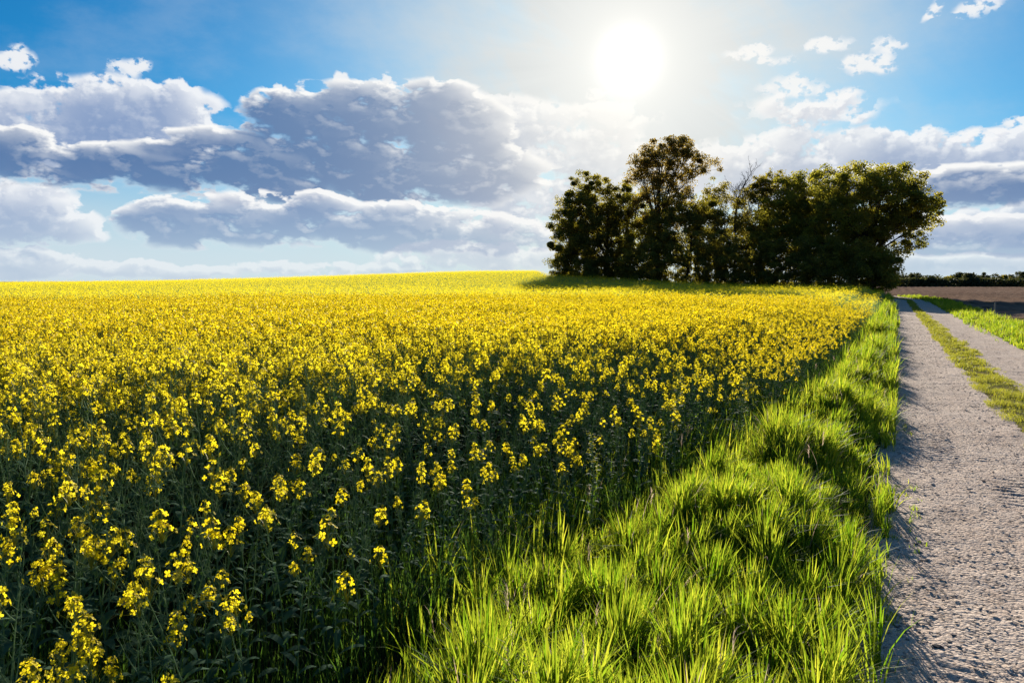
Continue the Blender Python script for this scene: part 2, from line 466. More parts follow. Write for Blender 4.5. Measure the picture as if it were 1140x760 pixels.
def rut(name, e0, e1, seed, ncol, over):
    s = [1.2]
    while s[-1] < 118: s.append(s[-1] + max(.012, s[-1] * .0016 if s[-1] < 9 else (s[-1] - 9) * .012 + .0144))
    s = np.array(s); f = np.linspace(0, 1, ncol)
    S = np.repeat(s[:, None], ncol, 1)
    T = edge(e0, S) - over + (edge(e1, S) - edge(e0, S) + 2 * over) * f[None]
    wob = (fbm(S * 1.7, S * 0 + seed, 3, seed) - .5) * .16
    T = T + wob * (np.abs(f[None] - .5) * 2) ** 2
    X, Y = st_xy(S, T)
    z = -.035 * np.sin(np.pi * f)[None] ** 1.0 + .012
    z = z + (fbm(X * 3, Y * 3, 3, 1) - .5) * .028
    side_w = .5 + .7 * sstep(np.abs(f - .5), .12, .42)[None]           # the wheels have packed the middle smooth
    z = z + (fbm(X * 15, Y * 15, 3, 5) - .5) * .010 * side_w
    z = z + (fbm(X * 29, Y * 29, 2, 9, .7) - .5) * .012 * side_w
    peb = np.clip(vnoise(X * 42, Y * 42, 21) - .82, 0, 1) * .04 * (vnoise(X * 7, Y * 7, 22) > .4)
    z = z + peb
    # tyre lugs pressed across the rut
    lug = (np.sin(S * 2 * np.pi / .105 + (T - .9) * 9) > .1) * sstep(f, .52, .6)[None] * sstep(-f, -.96, -.88)[None]
    z = z + lug * (.002 + .009 * vnoise(X * 11, Y * 11, 41)) * sstep(fbm(X * 1.3, Y * 1.3, 3, 31), .42, .62)
    lug2 = (np.sin(S * 2 * np.pi / .09 - T * 7) > .2) * sstep(f, .2, .26)[None] * sstep(-f, -.5, -.44)[None]
    z = z + lug2 * .006 * sstep(fbm(X * .7, Y * .7, 3, 37), .45, .6)
    z = z + height(X, Y) - .04 * (np.abs(f[None] - .5) * 2) ** 8
    return tag(obj(name, mesh(name, np.stack([X, Y, z], -1), grid_faces(len(s), ncol), M["gravel"], smooth=True)), kind="structure")


rut("gravel_track", E_LEFT, E_STRIP_L, 3, 124, .22)
rut("gravel_track", E_STRIP_R, E_RIGHT, 4, 72, .22)

# loose stones lying on the track
def stones():
    a = Acc(); n = 17000
    s = 2.2 + rng.random(n) ** 2.3 * 38; lane = rng.random(n) < .78
    t = np.where(lane, edge(E_LEFT, s) + .02 + np.where(rng.random(n) < .45, rng.beta(.45, .45, n), rng.random(n)) * (edge(E_STRIP_L, s) - edge(E_LEFT, s)), edge(E_STRIP_R, s) + rng.random(n) * .75)
    x, y = st_xy(s, t)
    base = np.array([[1, 0, 0], [0, 1, 0], [-1, 0, 0], [0, -1, 0], [.6, .6, .7], [-.6, .6, .7], [-.6, -.6, .7], [.6, -.6, .7]], float)
    fc = np.array([[0, 1, 5, 4], [1, 2, 6, 5], [2, 3, 7, 6], [3, 0, 4, 7], [4, 5, 6, 7]])
    r = .0028 + .0085 * rng.random(n) ** 2.4 + (rng.random(n) < .014) * .010
    for i in range(n):
        q = base + rng.normal(size=(8, 3)) * .22
        an = rng.random() * 6.28; c, sn = math.cos(an), math.sin(an)
        q = np.stack([q[:, 0] * c - q[:, 1] * sn, q[:, 0] * sn + q[:, 1] * c, q[:, 2] * .6], -1) * r[i] * np.array([1.3, 1, 1])
        a.add(q + [x[i], y[i], -.012 + r[i] * .3], fc, 0, rng.random())
    tag(obj("gravel", a.build("gravel", M["stone"])), "loose grey stones scattered over the farm track", "gravel", kind="stuff")


stones()

# ploughed field on the right of the track
sv = np.linspace(8, 232, 420); tv = np.concatenate([np.linspace(4.3, 60, 160), np.linspace(61, 260, 90)])
Sg, Tg = np.meshgrid(sv, tv, indexing="ij"); Xg, Yg = st_xy(Sg, Tg - sstep(Sg, 84, 130) * 30)
zg = .01 + (fbm(Xg * .9, Yg * .9, 3, 3) - .5) * .16 + .05 * np.sin(Tg * 2 * np.pi / 1.4)
tag(obj("ploughed_field", mesh("ploughed_field", np.stack([Xg, Yg, zg], -1), grid_faces(len(sv), len(tv)), M["plough"], smooth=True)), kind="structure")

T_EDGE = -1.95


def crop_edge(s):
    """lateral place of the crop's edge: the verge narrows away from the camera"""
    return np.interp(s, [3, 5, 7, 10, 15, 30, 75, 95, 120], [-2.12, -1.86, -1.50, -1.25, -1.10, -.98, -1.2, -3.6, -9.0])


# ------------------------------------------------------------------ grass
def blades(acc, x, y, z, h, w, lean_az, bend, segs, var, m=0, rnd=rng):
    n = len(x)
    face = lean_az + np.pi / 2 + rnd.normal(size=n) * .5
    wx, wy = np.cos(face), np.sin(face); lx, ly = np.cos(lean_az), np.sin(lean_az)
    rows = []
    for kk in range(segs + 1):
        q = kk / segs
        out = h * bend * q ** 1.8; up = h * (q - .42 * bend * q ** 2.6)
        ww = w * (.55 + 1.1 * q - 1.6 * q ** 2.2) * .5 if kk < segs else w * .02
        ww = np.maximum(ww, w * .02)
        cx, cy, cz = x + lx * out, y + ly * out, z + up
        rows.append(np.stack([np.stack([cx - wx * ww, cy - wy * ww, cz], -1), np.stack([cx + wx * ww, cy + wy * ww, cz], -1)], 1))
    v = np.stack(rows, 1).reshape(-1, 3)                       # n, rows, 2, 3
    b = np.arange(n)[:, None, None] * (2 * (segs + 1)); q = np.arange(segs)[None, :, None] * 2
    f = (b + q + np.array([0, 1, 3, 2])[None, None]).reshape(-1, 4)
    acc.add(v, f, m, np.repeat(var, 2 * (segs + 1)))


def mound(s, t):
    """the verge is a low uneven bank between the crop and the track"""
    e0 = crop_edge(s); e1 = edge(E_LEFT, s)
    prof = sstep((t - e0) / (e1 - e0), .02, .40) * sstep((e1 - t) / (e1 - e0), .05, .55)
    return prof * (.04 + .29 * sstep(fbm(s * .62 + 3, t * .9, 2, 91), .28, .70))


def tussock(s, t):
    return fbm(s * 1.15 + 7, t * 1.5, 3, 51)


def grass_band(acc, n, s0, s1, t0, t1, hmin, hmax, wid, segs, spread=1.0, dens=None, wind=.22, stray=.0, seed=0):
    s = s0 + (s1 - s0) * rng.random(n); t = t0(s) + (t1(s) - t0(s)) * rng.random(n)
    # blades grow in tufts and arch outwards from the middle of each
    cell = .20 * spread
    ks, kt = np.round(s / cell), np.round(t / cell)
    cs = (ks + (hash2(ks, kt, 3) - .5) * .9) * cell; ct = (kt + (hash2(ks, kt, 4) - .5) * .9) * cell
    pull = .25 + .45 * rng.random(n)
    ds, dt = s - cs, t - ct
    s = cs + ds * (1 - pull); t = ct + dt * (1 - pull)
    vig = hash2(ks, kt, 9)
    ox, oy = st_xy(ds, dt); out_az = np.arctan2(oy, ox)
    k = tussock(s, t)
    keep = rng.random(n) < (sstep(k, .22, .5) * .75 + .25 if dens is None else dens(s, t))
    s, t, k, vig, out_az = s[keep], t[keep], k[keep], vig[keep], out_az[keep]; n = len(s)
    x, y = st_xy(s, t)
    h = (hmin + (hmax - hmin) * np.clip(.2 + 1.9 * (k - .3), 0, 1.15)) * (.55 + .6 * rng.random(n))
    h = h * (.62 + .62 * vig)
    az = out_az + rng.normal(size=n) * .55
    az = np.where(rng.random(n) < wind, rng.normal(size=n) * .6 - .5, az)   # the wind leans many of them to the right
    bend = np.clip(np.abs(rng.normal(size=n)) * .28 + .08, 0, .9)
    var = np.clip(rng.normal(size=n) * .26 + .32 + .4 * (fbm(s * .8, t * .8, 2, 77) - .4), 0, 1)
    z = height(x, y) - .03 + mound(s, t); w = wid * (.6 + .8 * rng.random(n)); dead = rng.random(n) < .035
    for q, mi in ((~dead, 0), (dead, 1)):
        blades(acc, x[q], y[q], z[q], h[q], w[q] * (1 if mi == 0 else .6), az[q], np.clip(bend[q] * (1 if mi == 0 else 1.6), 0, 1.1), segs, var[q], mi)


def build_grass():
    a = Acc()
    L = lambda v: (lambda s: np.full_like(s, v))
    right = lambda s: edge(E_LEFT, s) - .10 + .26 * (fbm(s * 1.1, s * 0 + .5, 3, 5) - .35)
    lush = lambda s, t: (sstep(tussock(s, t), .24, .46) * .6 + .4) * (.05 + .95 * sstep(t - crop_edge(s), .22, .62)) * (.45 + .55 * sstep(-t, .05, .4))
    grass_band(a, 46000, 1.5, 6.0, L(-2.3), right, .11, .41, .0112, 4, dens=lush)
    grass_band(a, 46000, 6.0, 13, L(-2.3), right, .12, .44, .0128, 4, 1.2, dens=lush)
    grass_band(a, 40000, 13, 30, L(-2.2), right, .18, .54, .019, 3, 1.8, dens=lush)
    grass_band(a, 34000, 30, 92, L(-2.2), right, .30, .60, .032, 2, 3.0, dens=lush)
    # finer, softer blades among the broad ones
    grass_band(a, 12000, 1.5, 7.0, L(-2.3), right, .14, .34, .0055, 3, .6, dens=lush, wind=.35)
    grass_band(a, 14000, 7.0, 16, L(-2.3), right, .14, .38, .008, 3, .8, dens=lush, wind=.35)
    # low fringe spilling on to the gravel, in patches
    fringe = lambda s, t: sstep(fbm(s * 1.3, t * 2, 3, 88), .47, .62)
    grass_band(a, 5000, 2, 14, lambda s: edge(E_LEFT, s) - .12, lambda s: edge(E_LEFT, s) + .11, .03, .09, .006, 3, dens=fringe)
    # right-hand verge between the track and the ploughed field
    grass_band(a, 42000, 12, 92, lambda s: edge(E_RIGHT, s) + .02, lambda s: edge(E_RIGHT, s) + 1.75, .12, .34, .022, 2, 2.5, dens=lambda s, t: np.full_like(s, .9))
    me = a.build("grass", [M["grass"], M["straw"]])
    tag(obj("grass", me), "lush green grass of the verges along the track", "grass", kind="stuff")
    # flowering stalks with pale pinkish seed heads
    b = Acc(); n = 36
    s = 2.2 + rng.random(n) ** 1.5 * 22; t = -2.1 + rng.random(n) * 1.95
    x, y = st_xy(s, t); az = rng.random(n) * 6.28; zb = mound(s, t)
    h = .36 + .20 * rng.random(n)
    bend = .3 + .5 * rng.random(n)
    blades(b, x, y, zb - .02, h, np.full(n, .003), az, bend, 4, rng.random(n))
    tipx, tipy, tipz = x + np.cos(az) * h * bend * .85, y + np.sin(az) * h * bend * .85, h * (.92 - .36 * bend) - .02 + zb
    for q in range(9):
        blades(b, tipx, tipy, tipz - q * .010, .05 + .03 * rng.random(n), np.full(n, .0045), az + rng.normal(size=n) * .5, .5 + .3 * rng.random(n), 2, rng.random(n))
    tag(obj("seed_head_grass", b.build("seed_head_grass", [M["straw"]])), "pale pinkish grass seed heads rising from the verge", "grass", kind="stuff")
    # worn short grass between the ruts
    c = Acc()
    for (n, s0, s1, w, seg) in ((26000, 5, 16, .006, 2), (26000, 16, 40, .014, 2), (16000, 40, 110, .03, 2)):
        s = s0 + (s1 - s0) * rng.random(n); f = rng.random(n)
        e0 = edge(E_STRIP_L, s) - .03; e1 = edge(E_STRIP_R, s) + .06
        t = e0 + (e1 - e0) * f
        keep = rng.random(n) < sstep(np.sin(np.pi * f) + (fbm(s * 1.6, t * 2.4, 3, 6) - .5) * 1.7, .1, .6)
        s, t = s[keep], t[keep]; n = len(s); x, y = st_xy(s, t)
        h = (.02 + .085 * sstep(fbm(s * 2.6, t * 4, 3, 61), .3, .8)) * (.5 + .9 * rng.random(n))
        blades(c, x, y, height(x, y) - .012, h, w * (.7 + .6 * rng.random(n)), rng.random(n) * 6.28, .2 + .5 * rng.random(n), seg,
               np.clip(rng.normal(size=n) * .25 + .5, 0, 1))
    tag(obj("short_grass", c.build("short_grass", [M["short"]])), "short yellowish grass strip between the two wheel ruts", "grass", kind="stuff")


build_grass()
# mossy soil under the strip and the verges
def strip_sheet(name, e0, e1, mat, z):
    s = np.concatenate([np.arange(1, 30, .15), np.arange(30, 118, .8)]); NC = 26; f = np.linspace(0, 1, NC)
    S = np.repeat(s[:, None], NC, 1); T = e0(S) + (e1(S) - e0(S)) * f[None]; X, Y = st_xy(S, T)
    Z = height(X, Y) + z + (mound(S, T) if name == 'verge_bank' else 0) + .02 * np.sin(np.pi * f)[None] + (fbm(X * 4, Y * 4, 3, 2) - .5) * .02
    tag(obj(name, mesh(name, np.stack([X, Y, Z], -1), grid_faces(len(s), NC), mat, smooth=True)), kind="structure")


M["moss"] = soil_mat("mossy_earth", ((.12, .12, .035), (.17, .14, .06), (.09, .085, .03)), 2.0, .7, 20.0)
strip_sheet("ground_strip", lambda s: edge(E_STRIP_L, s) + .10 + .22 * (fbm(s * 2.3, s * 0, 3, 8) - .5), lambda s: edge(E_STRIP_R, s) - .10 + .22 * (fbm(s * 2.3, s * 0 + 9, 3, 8) - .5), M["moss"], -.012)
strip_sheet("verge_ground", lambda s: edge(E_RIGHT, s) - .02, lambda s: edge(E_RIGHT, s) + 1.9, M["moss"], -.02)
strip_sheet("verge_bank", lambda s: edge(E_LEFT, s) - 2.3, lambda s: edge(E_LEFT, s) - .02, M["earth"], -.03)

# ------------------------------------------------------------------ rapeseed
def head_mesh(name, rnd, n_fl, lod):
    a = Acc(); off = rnd.random() * 6.28
    size = .9 + .35 * rnd.random()
    for j in range(n_fl):
        q = (j + .5) / n_fl
        an = off + j * 2.4 + rnd.normal() * .25
        rad = (.008 + .031 * q) * size * (.7 + .55 * rnd.random()); z = (.018 - .075 * q ** 1.15) * size + rnd.normal() * .006
        c = np.array([math.cos(an) * rad, math.sin(an) * rad, z])
        nrm = np.array([math.cos(an) * (.45 + q), math.sin(an) * (.45 + q), .75 - .45 * q]) + rnd.normal(size=3) * .38
        nrm /= np.linalg.norm(nrm)
        x = np.cross(nrm, rnd.normal(size=3)); x /= np.linalg.norm(x); y = np.cross(nrm, x)
        pl = (.0095 + .002 * rnd.random()) * size * (1.0 if lod == 0 else 1.15); pw = pl * .82
        va = rnd.random()
        if lod == 0:
            tube(a, [[0, 0, -.085 * size], [c[0] * .4, c[1] * .4, c[2] * .5 - .04 * size], c], [.0012, .0008, .0007], 3, 1, .4)
            for p in range(4):
                d = math.cos(p * math.pi / 2 + .1) * x + math.sin(p * math.pi / 2 + .1) * y; e = np.cross(nrm, d)
                b0 = c + d * .0012; b1 = c + d * pl * .62 + nrm * pl * .22; b2 = c + d * pl * 1.06 + nrm * pl * (.12 + .15 * rnd.random())
                a.add([b0 - e * pw * .16, b0 + e * pw * .16, b1 + e * pw * .5, b1 - e * pw * .5, b2 + e * pw * .34, b2 - e * pw * .34],
                      [[0, 1, 2, 3], [3, 2, 4, 5]], 0, va)
        else:
            for d, e in ((x, y), (y, -x)):
                a.add([c - d * pl - e * pw * .5 + nrm * .002, c - d * pl + e * pw * .5 + nrm * .002, c + d * pl + e * pw * .5, c + d * pl - e * pw * .5], [[0, 1, 2, 3]], 0, va)
    for j in range(7 if lod == 0 else 2):
        an = rnd.random() * 6.28; rr = .007 * rnd.random() * size
        c = np.array([math.cos(an) * rr, math.sin(an) * rr, .018 * size + .008 * rnd.random()]); r = .0028 if lod == 0 else .005
        tube(a, [c - [0, 0, r * 1.6], c, c + [0, 0, r * 1.6]], [r * .3, r, r * .3], 4, 1, rnd.random())
    return a.build(name, [M["petal"], M["bud"]])


def rape_parts(seed, lod, H, sparse=0):
    """one plant: stem with branches and pods, foliage, and the places and sizes of its flower heads"""
    rnd = np.random.default_rng(seed); st = Acc(); fo = Acc(); heads = []; few = sparse
    sides = 5 if lod == 0 else 3
    sw = rnd.normal(size=2) * .05
    zz = np.linspace(0, 1, 7 if lod == 0 else 4)
    main = np.stack([sw[0] * zz ** 2, sw[1] * zz ** 2, H * zz], -1)
    tube(st, main, .0052 * (1.05 - .8 * zz), sides, 0, .4)
    tips = [(main[-1], np.array([sw[0], sw[1], 1.0]))]
    nb = rnd.integers(3, 6) if few else rnd.integers(4, 7); az0 = rnd.random() * 6.28
    for b in range(nb):
        f0 = .42 + .45 * (b + rnd.random()) / nb
        p0 = np.array([sw[0] * f0 ** 2, sw[1] * f0 ** 2, H * f0]); an = az0 + b * 2.4 + rnd.normal() * .3
        top = min(H * ((.62 if few else .74) + .33 * rnd.random()), H * 1.02); rise = max(top - p0[2], .14)
        reach = rise * (.38 + .25 * rnd.random()); d = np.array([math.cos(an), math.sin(an), 0])
        q = np.linspace(0, 1, 6 if lod == 0 else 4)
        pts = p0 + d * reach * (1 - (1 - q[:, None]) ** 1.7) + np.array([0, 0, 1]) * (rise * q[:, None] ** 1.15)
        tube(st, pts, .0030 * (1.1 - .75 * q), sides if lod == 0 else 3, 0, .6)
        tips.append((pts[-1], pts[-1] - pts[-2]))
        if lod == 0 or b % 2 == 0:                         # the small leaf in the branch axil
            leaf(fo, p0, an + rnd.normal() * .4, .07 + .05 * rnd.random(), .016, rnd, lod)
    for (tp, dr) in tips:
        dr = dr / np.linalg.norm(dr); n_pod = rnd.integers(7, 13) if lod == 0 else 5
        for j in range(n_pod):
            back = .035 + .2 * (j + rnd.random() * .5) / n_pod
            an = j * 2.4 + rnd.random(); d = np.array([math.cos(an), math.sin(an), 0])
            p0 = tp - dr * back; ln = .028 + .03 * rnd.random()
            p1 = p0 + d * ln * .62 + np.array([0, 0, ln * .35]); p2 = p1 + d * ln * .35 + np.array([0, 0, ln * .75])
            tube(st, [p0, p1, p2], [.0007, .0009, .0006] if lod == 0 else [.0012, .0013, .0008], 3, 0, .8)
        if rnd.random() < (.9, .30, .0)[few] or (len(heads) == 0 and rnd.random() < (1, .8, .18)[few]):
            heads.append((tp, float(.65 + .5 * rnd.random()) * (1.0 if rnd.random() < .75 else .55)))
    nl = 9 if lod == 0 else 5
    for j in range(nl):
        f0 = .12 + .6 * j / nl + rnd.normal() * .02
        p0 = np.array([sw[0] * f0 ** 2, sw[1] * f0 ** 2, H * f0])
        leaf(fo, p0, j * 2.4 + rnd.random(), (.20 - .16 * f0) * (.8 + .5 * rnd.random()), (.055 - .045 * f0), rnd, lod)
    return st, fo, heads


def leaf(acc, p0, an, ln, wd, rnd, lod):
    d = np.array([math.cos(an), math.sin(an), 0]); e = np.array([-d[1], d[0], 0]); droop = .4 + .5 * rnd.random()
    n = 4 if lod == 0 else 2; v = []
    for i in range(n + 1):
        q = i / n
        c = p0 + d * ln * q * .85 + np.array([0, 0, ln * (.75 * q - droop * q * q)])
        w = wd * (math.sin(math.pi * min(q * .85 + .12, 1)) ** .8) * .5 + .0008
        v += [c - e * w + [0, 0, w * .4], c + e * w + [0, 0, w * .4]]
    f = [[2 * i, 2 * i + 1, 2 * i + 3, 2 * i + 2] for i in range(n)]
    acc.add(v, f, 0, rnd.random())


def join_plant(name, seed, lod, H, n_fl, sparse=0):
    """the same plant as one mesh, for the mass of the field"""
    st, fo, heads = rape_parts(seed, lod, H, sparse); rnd = np.random.default_rng(seed + 500); a = Acc()
    for v, f, mi, va in ((np.concatenate(st.v), np.concatenate(st.f), 0, .5), (np.concatenate(fo.v), np.concatenate(fo.f), 1, .5)):
        a.add(v, f, mi, va)
    for (tp, sc) in heads:
        hm = head_mesh("tmp", rnd, n_fl, lod)
        co = np.empty(len(hm.vertices) * 3, np.float32); hm.vertices.foreach_get("co", co)
        li = np.empty(len(hm.loops), np.int32); hm.loops.foreach_get("vertex_index", li)
        mi = np.empty(len(hm.polygons), np.int32); hm.polygons.foreach_get("material_index", mi)
        va = np.empty(len(hm.vertices), np.float32); hm.attributes["var"].data.foreach_get("value", va)
        co = co.reshape(-1, 3) * sc + tp; fs = li.reshape(-1, 4)
        a.v.append(co); a.f.append(fs + a.n); a.m.append(mi + 2); a.a.append(va); a.n += len(co)
        bpy.data.meshes.remove(hm)
    return a.build(name, [M["stem"], M["rleaf"], M["petal"], M["bud"]])


def far_patch(name, seed, side, n_heads):
    rnd = np.random.default_rng(seed); a = Acc()
    p = (rnd.random((n_heads, 2)) - .5) * side; H = 1.02 + rnd.normal(size=n_heads) * .12
    H = H + .12 * (fbm(p[:, 0] * 3, p[:, 1] * 3, 2, seed) - .5)
    k = 7
    c = np.repeat(np.stack([p[:, 0], p[:, 1], H], -1), k, 0); n = len(c)
    o = rnd.normal(size=(n, 3)) * [.028, .028, .022]
    v, f = cards(c + o, rnd.normal(size=(n, 3)) * .9 + o * 16 + [0, 0, .25], .026, .026, rnd)
    a.add(v, f, 2, np.repeat(rnd.random(n), 4))
    ns = int(n_heads * 3.2)
    q = (rnd.random((ns, 2)) - .5) * side
    blades(a, q[:, 0], q[:, 1], np.full(ns, .15), .74 + .34 * rnd.random(ns), np.full(ns, .013), rnd.random(ns) * 6.28, .1 + .25 * rnd.random(ns), 2, rnd.random(ns), 0, rnd)
    nl = n_heads
    q = np.concatenate([(rnd.random((nl, 2)) - .5) * side, (.25 + .6 * rnd.random((nl, 1)))], 1)
    v, f = cards(q, rnd.normal(size=(nl, 3)), .10, .04, rnd); a.add(v, f, 1, np.repeat(rnd.random(nl), 4))
    return a.build(name, [M["stem"], M["rleaf"], M["petal"]])


def lib(name, meshes):
    c = bpy.data.collections.new(name)
    for i, me in enumerate(meshes): c.objects.link(bpy.data.objects.new(me.name, me))
    return c


def scatter(name, coll, pts, rot, scl, idx):
    me = bpy.data.meshes.new(name); n = len(pts)
    me.vertices.add(n); me.vertices.foreach_set("co", np.asarray(pts, np.float32).ravel())
    for nm, ty, arr, key in (("rot", "FLOAT_VECTOR", rot, "vector"), ("scl", "FLOAT_VECTOR", scl, "vector"), ("idx", "INT", idx, "value")):
        at = me.attributes.new(nm, ty, "POINT"); at.data.foreach_set(key, np.asarray(arr, np.int32 if ty == "INT" else np.float32).ravel())
    o = obj(name, me)
    gt = bpy.data.node_groups.new(name, "GeometryNodeTree")
    gt.interface.new_socket("Geometry", in_out="INPUT", socket_type="NodeSocketGeometry")
    gt.interface.new_socket("Geometry", in_out="OUTPUT", socket_type="NodeSocketGeometry")
    nn = gt.nodes; gi = nn.new("NodeGroupInput"); go = nn.new("NodeGroupOutput")
    ip = nn.new("GeometryNodeInstanceOnPoints"); ci = nn.new("GeometryNodeCollectionInfo")
    ci.inputs["Collection"].default_value = coll; ci.inputs["Separate Children"].default_value = True; ci.inputs["Reset Children"].default_value = True
    def na(nm, ty):
        q = nn.new("GeometryNodeInputNamedAttribute"); q.data_type = ty; q.inputs["Name"].default_value = nm; return q.outputs[0]
    gt.links.new(gi.outputs[0], ip.inputs["Points"]); gt.links.new(ci.outputs[0], ip.inputs["Instance"])
    ip.inputs["Pick Instance"].default_value = True
    gt.links.new(na("idx", "INT"), ip.inputs["Instance Index"])
    e2r = nn.new("FunctionNodeEulerToRotation"); gt.links.new(na("rot", "FLOAT_VECTOR"), e2r.inputs[0]); gt.links.new(e2r.outputs[0], ip.inputs["Rotation"])
    gt.links.new(na("scl", "FLOAT_VECTOR"), ip.inputs["Scale"])
    gt.links.new(ip.outputs[0], go.inputs[0])
    md = o.modifiers.new("scatter", "NODES"); md.node_group = gt
    return o


# trees: (kind, trunk px, distance, ...) are placed further down; the copse outline is needed here
COPSE_FRONT = [(4.0, 104.0), (14, 94), (24, 88), (33, 79), (42, 73.5), (60, 60)]


def in_copse(x, y):
    fy = np.interp(x, [p[0] for p in COPSE_FRONT], [p[1] for p in COPSE_FRONT])
    return (x > 4.5) & (y > fy)




def rape_height(s, t):
    inward = sstep(-t, -T_EDGE - .1, 3.9)
    return .74 + .37 * inward + .22 * (fbm(s * .45, t * .45, 3, 14) - .5)


def build_rape():
    NV = 9
    protos = []
    for i in range(NV):
        st, fo, heads = rape_parts(100 + i, 0, 1.12, i % 3)
        rnd = np.random.default_rng(300 + i)
        protos.append((st.build("stem", [M["stem"]], True), fo.build("foliage", [M["rleaf"]], True), heads))
    hm = [head_mesh("flower_head", np.random.default_rng(40 + i), (9, 12, 14, 17, 20, 11)[i], 0) for i in range(6)]
    # ---- all plant places out to 27 m
    def field(n, s0, s1, t1):
        s = s0 + (s1 - s0) * rng.random(n); t = T_EDGE - (rng.random(n)) * t1
        return s, t
    NEAR, MID = 10.0, 34.0
    S = np.arange(-2, 38, .17); Tt = np.arange(T_EDGE, -43, -.185)
    s, t = np.meshgrid(S, Tt, indexing="ij"); s = s.ravel(); t = t.ravel(); n = len(s)
    s = s + (rng.random(n) - .5) * .17; t = t + (rng.random(n) - .5) * .18
    trel = t; t = t + crop_edge(s) - T_EDGE
    x, y = st_xy(s, t); r = np.hypot(x, y); azd = np.degrees(np.arctan2(x, y))
    ok = (r < 24 + 10 * rng.random(n) ** .7) & (y > .35) & (np.abs(azd) < 41) & (r > 1.35)
    # thinner and more uneven towards the edge
    ok &= rng.random(n) < (.85 + .15 * sstep(-trel, 2.0, 4.0)) * (.6 + .4 * sstep(fbm(s * 1.1, t * 1.1, 2, 71), .22, .45))
    s, t, trel, x, y, r, azd = (q[ok] for q in (s, t, trel, x, y, r, azd)); n = len(s)
    H = rape_height(s, trel) * (.86 + .26 * rng.random(n))
    rz = rng.random(n) * 6.283; tilt = rng.normal(size=(n, 2)) * .07
    tilt[:, 1] += .05
    z = height(x, y) - .03
    view = (np.abs(azd) < 35.5) & (y > .6)
    order = np.argsort(np.where(view, r, 1e9))[:300]
    ind = np.zeros(n, bool); ind[order] = True
    mats = (rng.random(n) * NV).astype(int)
    full = .10 + .5 * (1 - sstep(s, .9, 1.9)) + .45 * sstep(s, 6, 14) + (.82 - .45 * sstep(s, 6, 14)) * sstep((-trel - 3.3 + 1.3 * sstep(s, 6, 14)) / (3.8 - 2.4 * sstep(s, 6, 16)), 0, 1)
    bare = .87 * (1 - sstep(-trel, 2.5, 4.6)) * (1 - sstep(s, 5, 10)) * sstep(s, 1.0, 2.3)
    u = rng.random(n); cls = np.where(u < bare, 0, np.where(rng.random(n) < full, 2, 1))      # bare stems along the edge, full heads inside
    for i in order:
        st, fo, heads = protos[3 * (mats[i] // 3) + 2 - cls[i]]
        o = empty("rapeseed_plant", (x[i], y[i], z[i])); o.rotation_euler = (tilt[i, 0], tilt[i, 1], rz[i]); k = H[i] / 1.12; o.scale = (k * 1.05, k * 1.05, k)
        front = trel[i] > T_EDGE - .75; left = azd[i] < -14
        corner = r[i] < 2.6 and azd[i] < -20
        if not heads: lab = "green rapeseed plant without blossom, bare pale stems at the shaded edge of the crop"
        elif corner: lab = "yellow rapeseed plant with large open heads in the lower left corner of the photo"
        elif front and r[i] < 4.2: lab = "short yellow rapeseed plant in the front row, its stems above the near verge grass"
        elif front: lab = "yellow rapeseed plant on the outer edge of the crop, further up the sunlit verge"
        elif left: lab = "yellow flowering rapeseed plant inside the near crop, left of the dark gap in the stems"
        else: lab = "yellow flowering rapeseed plant inside the near crop, just behind the front row"
        tag(o, lab, "rapeseed plant", "rapeseed plants nearest to the camera")
        obj("stem", st, o); obj("foliage", fo, o)
        for q, (tp, sc) in enumerate(heads):
            h = obj("flower_head", hm[(q + i) % 6], o, tp); g = sc * (1.2 if r[i] < 2.4 else 1.06) / max(k, .7); h.scale = (g, g, g); h.rotation_euler = (0, 0, q * 1.3 + i)
    near = (r < NEAR) & ~ind; mid = (r >= NEAR)
    cn = lib("rapeseed_detailed", [join_plant("rapeseed_%d" % i, 100 + i, 0, 1.12, 16, i % 3) for i in range(9)])
    cm = lib("rapeseed_simple", [join_plant("rapeseed_simple_%d" % i, 130 + i, 1, 1.12, 14, i % 3) for i in range(9)])
    rot = np.stack([tilt[:, 0], tilt[:, 1], rz], -1); kk = (H / 1.12)[:, None] * np.array([1.05, 1.05, 1.0])
    pts = np.stack([x, y, z], -1); idx = (rng.random(n) * 6).astype(int) % 3 * 3 + 2 - cls
    # ---- far patches on a grid aligned with the track
    side = 1.1
    S = np.arange(-60, 210, side); Tt = np.arange(T_EDGE - side / 2 + .1, -175, -side)
    ps, pt = np.meshgrid(S, Tt, indexing="ij"); ps = ps.ravel(); pt = pt.ravel(); px, py = st_xy(ps, pt + crop_edge(ps) - T_EDGE); pr = np.hypot(px, py); pa = np.degrees(np.arctan2(px, py))
    ok = (pr > 25 + 7 * rng.random(len(pr))) & (pr < 185) & (np.abs(pa) < 42) & ~in_copse(px, py)
    px, py, ps, pt = px[ok], py[ok], ps[ok], pt[ok]; m = len(px)
    px = px + rng.normal(size=m) * .08; py = py + rng.normal(size=m) * .08
    ph = rape_height(ps, pt) / 1.06
    cf = lib("rapeseed_patch", [far_patch("rapeseed_patch_%d" % i, 900 + i, side * 1.06, 32) for i in range(6)])
    # one mass of plants: three densities of detail joined under one object
    lab = "mass of yellow flowering rapeseed filling the field up to the horizon"
    o1 = scatter("rapeseed_crop", cm, pts[mid], rot[mid], kk[mid] * (1 + .0 * kk[mid]), idx[mid])
    tag(o1, lab, "rapeseed crop", kind="stuff")
    o2 = scatter("crop_stand", cn, pts[near], rot[near], kk[near], idx[near]); o2.parent = o1; tag(o2, kind="stuff")
    rz4 = PI_2 * rng.integers(0, 4, m) - PHI
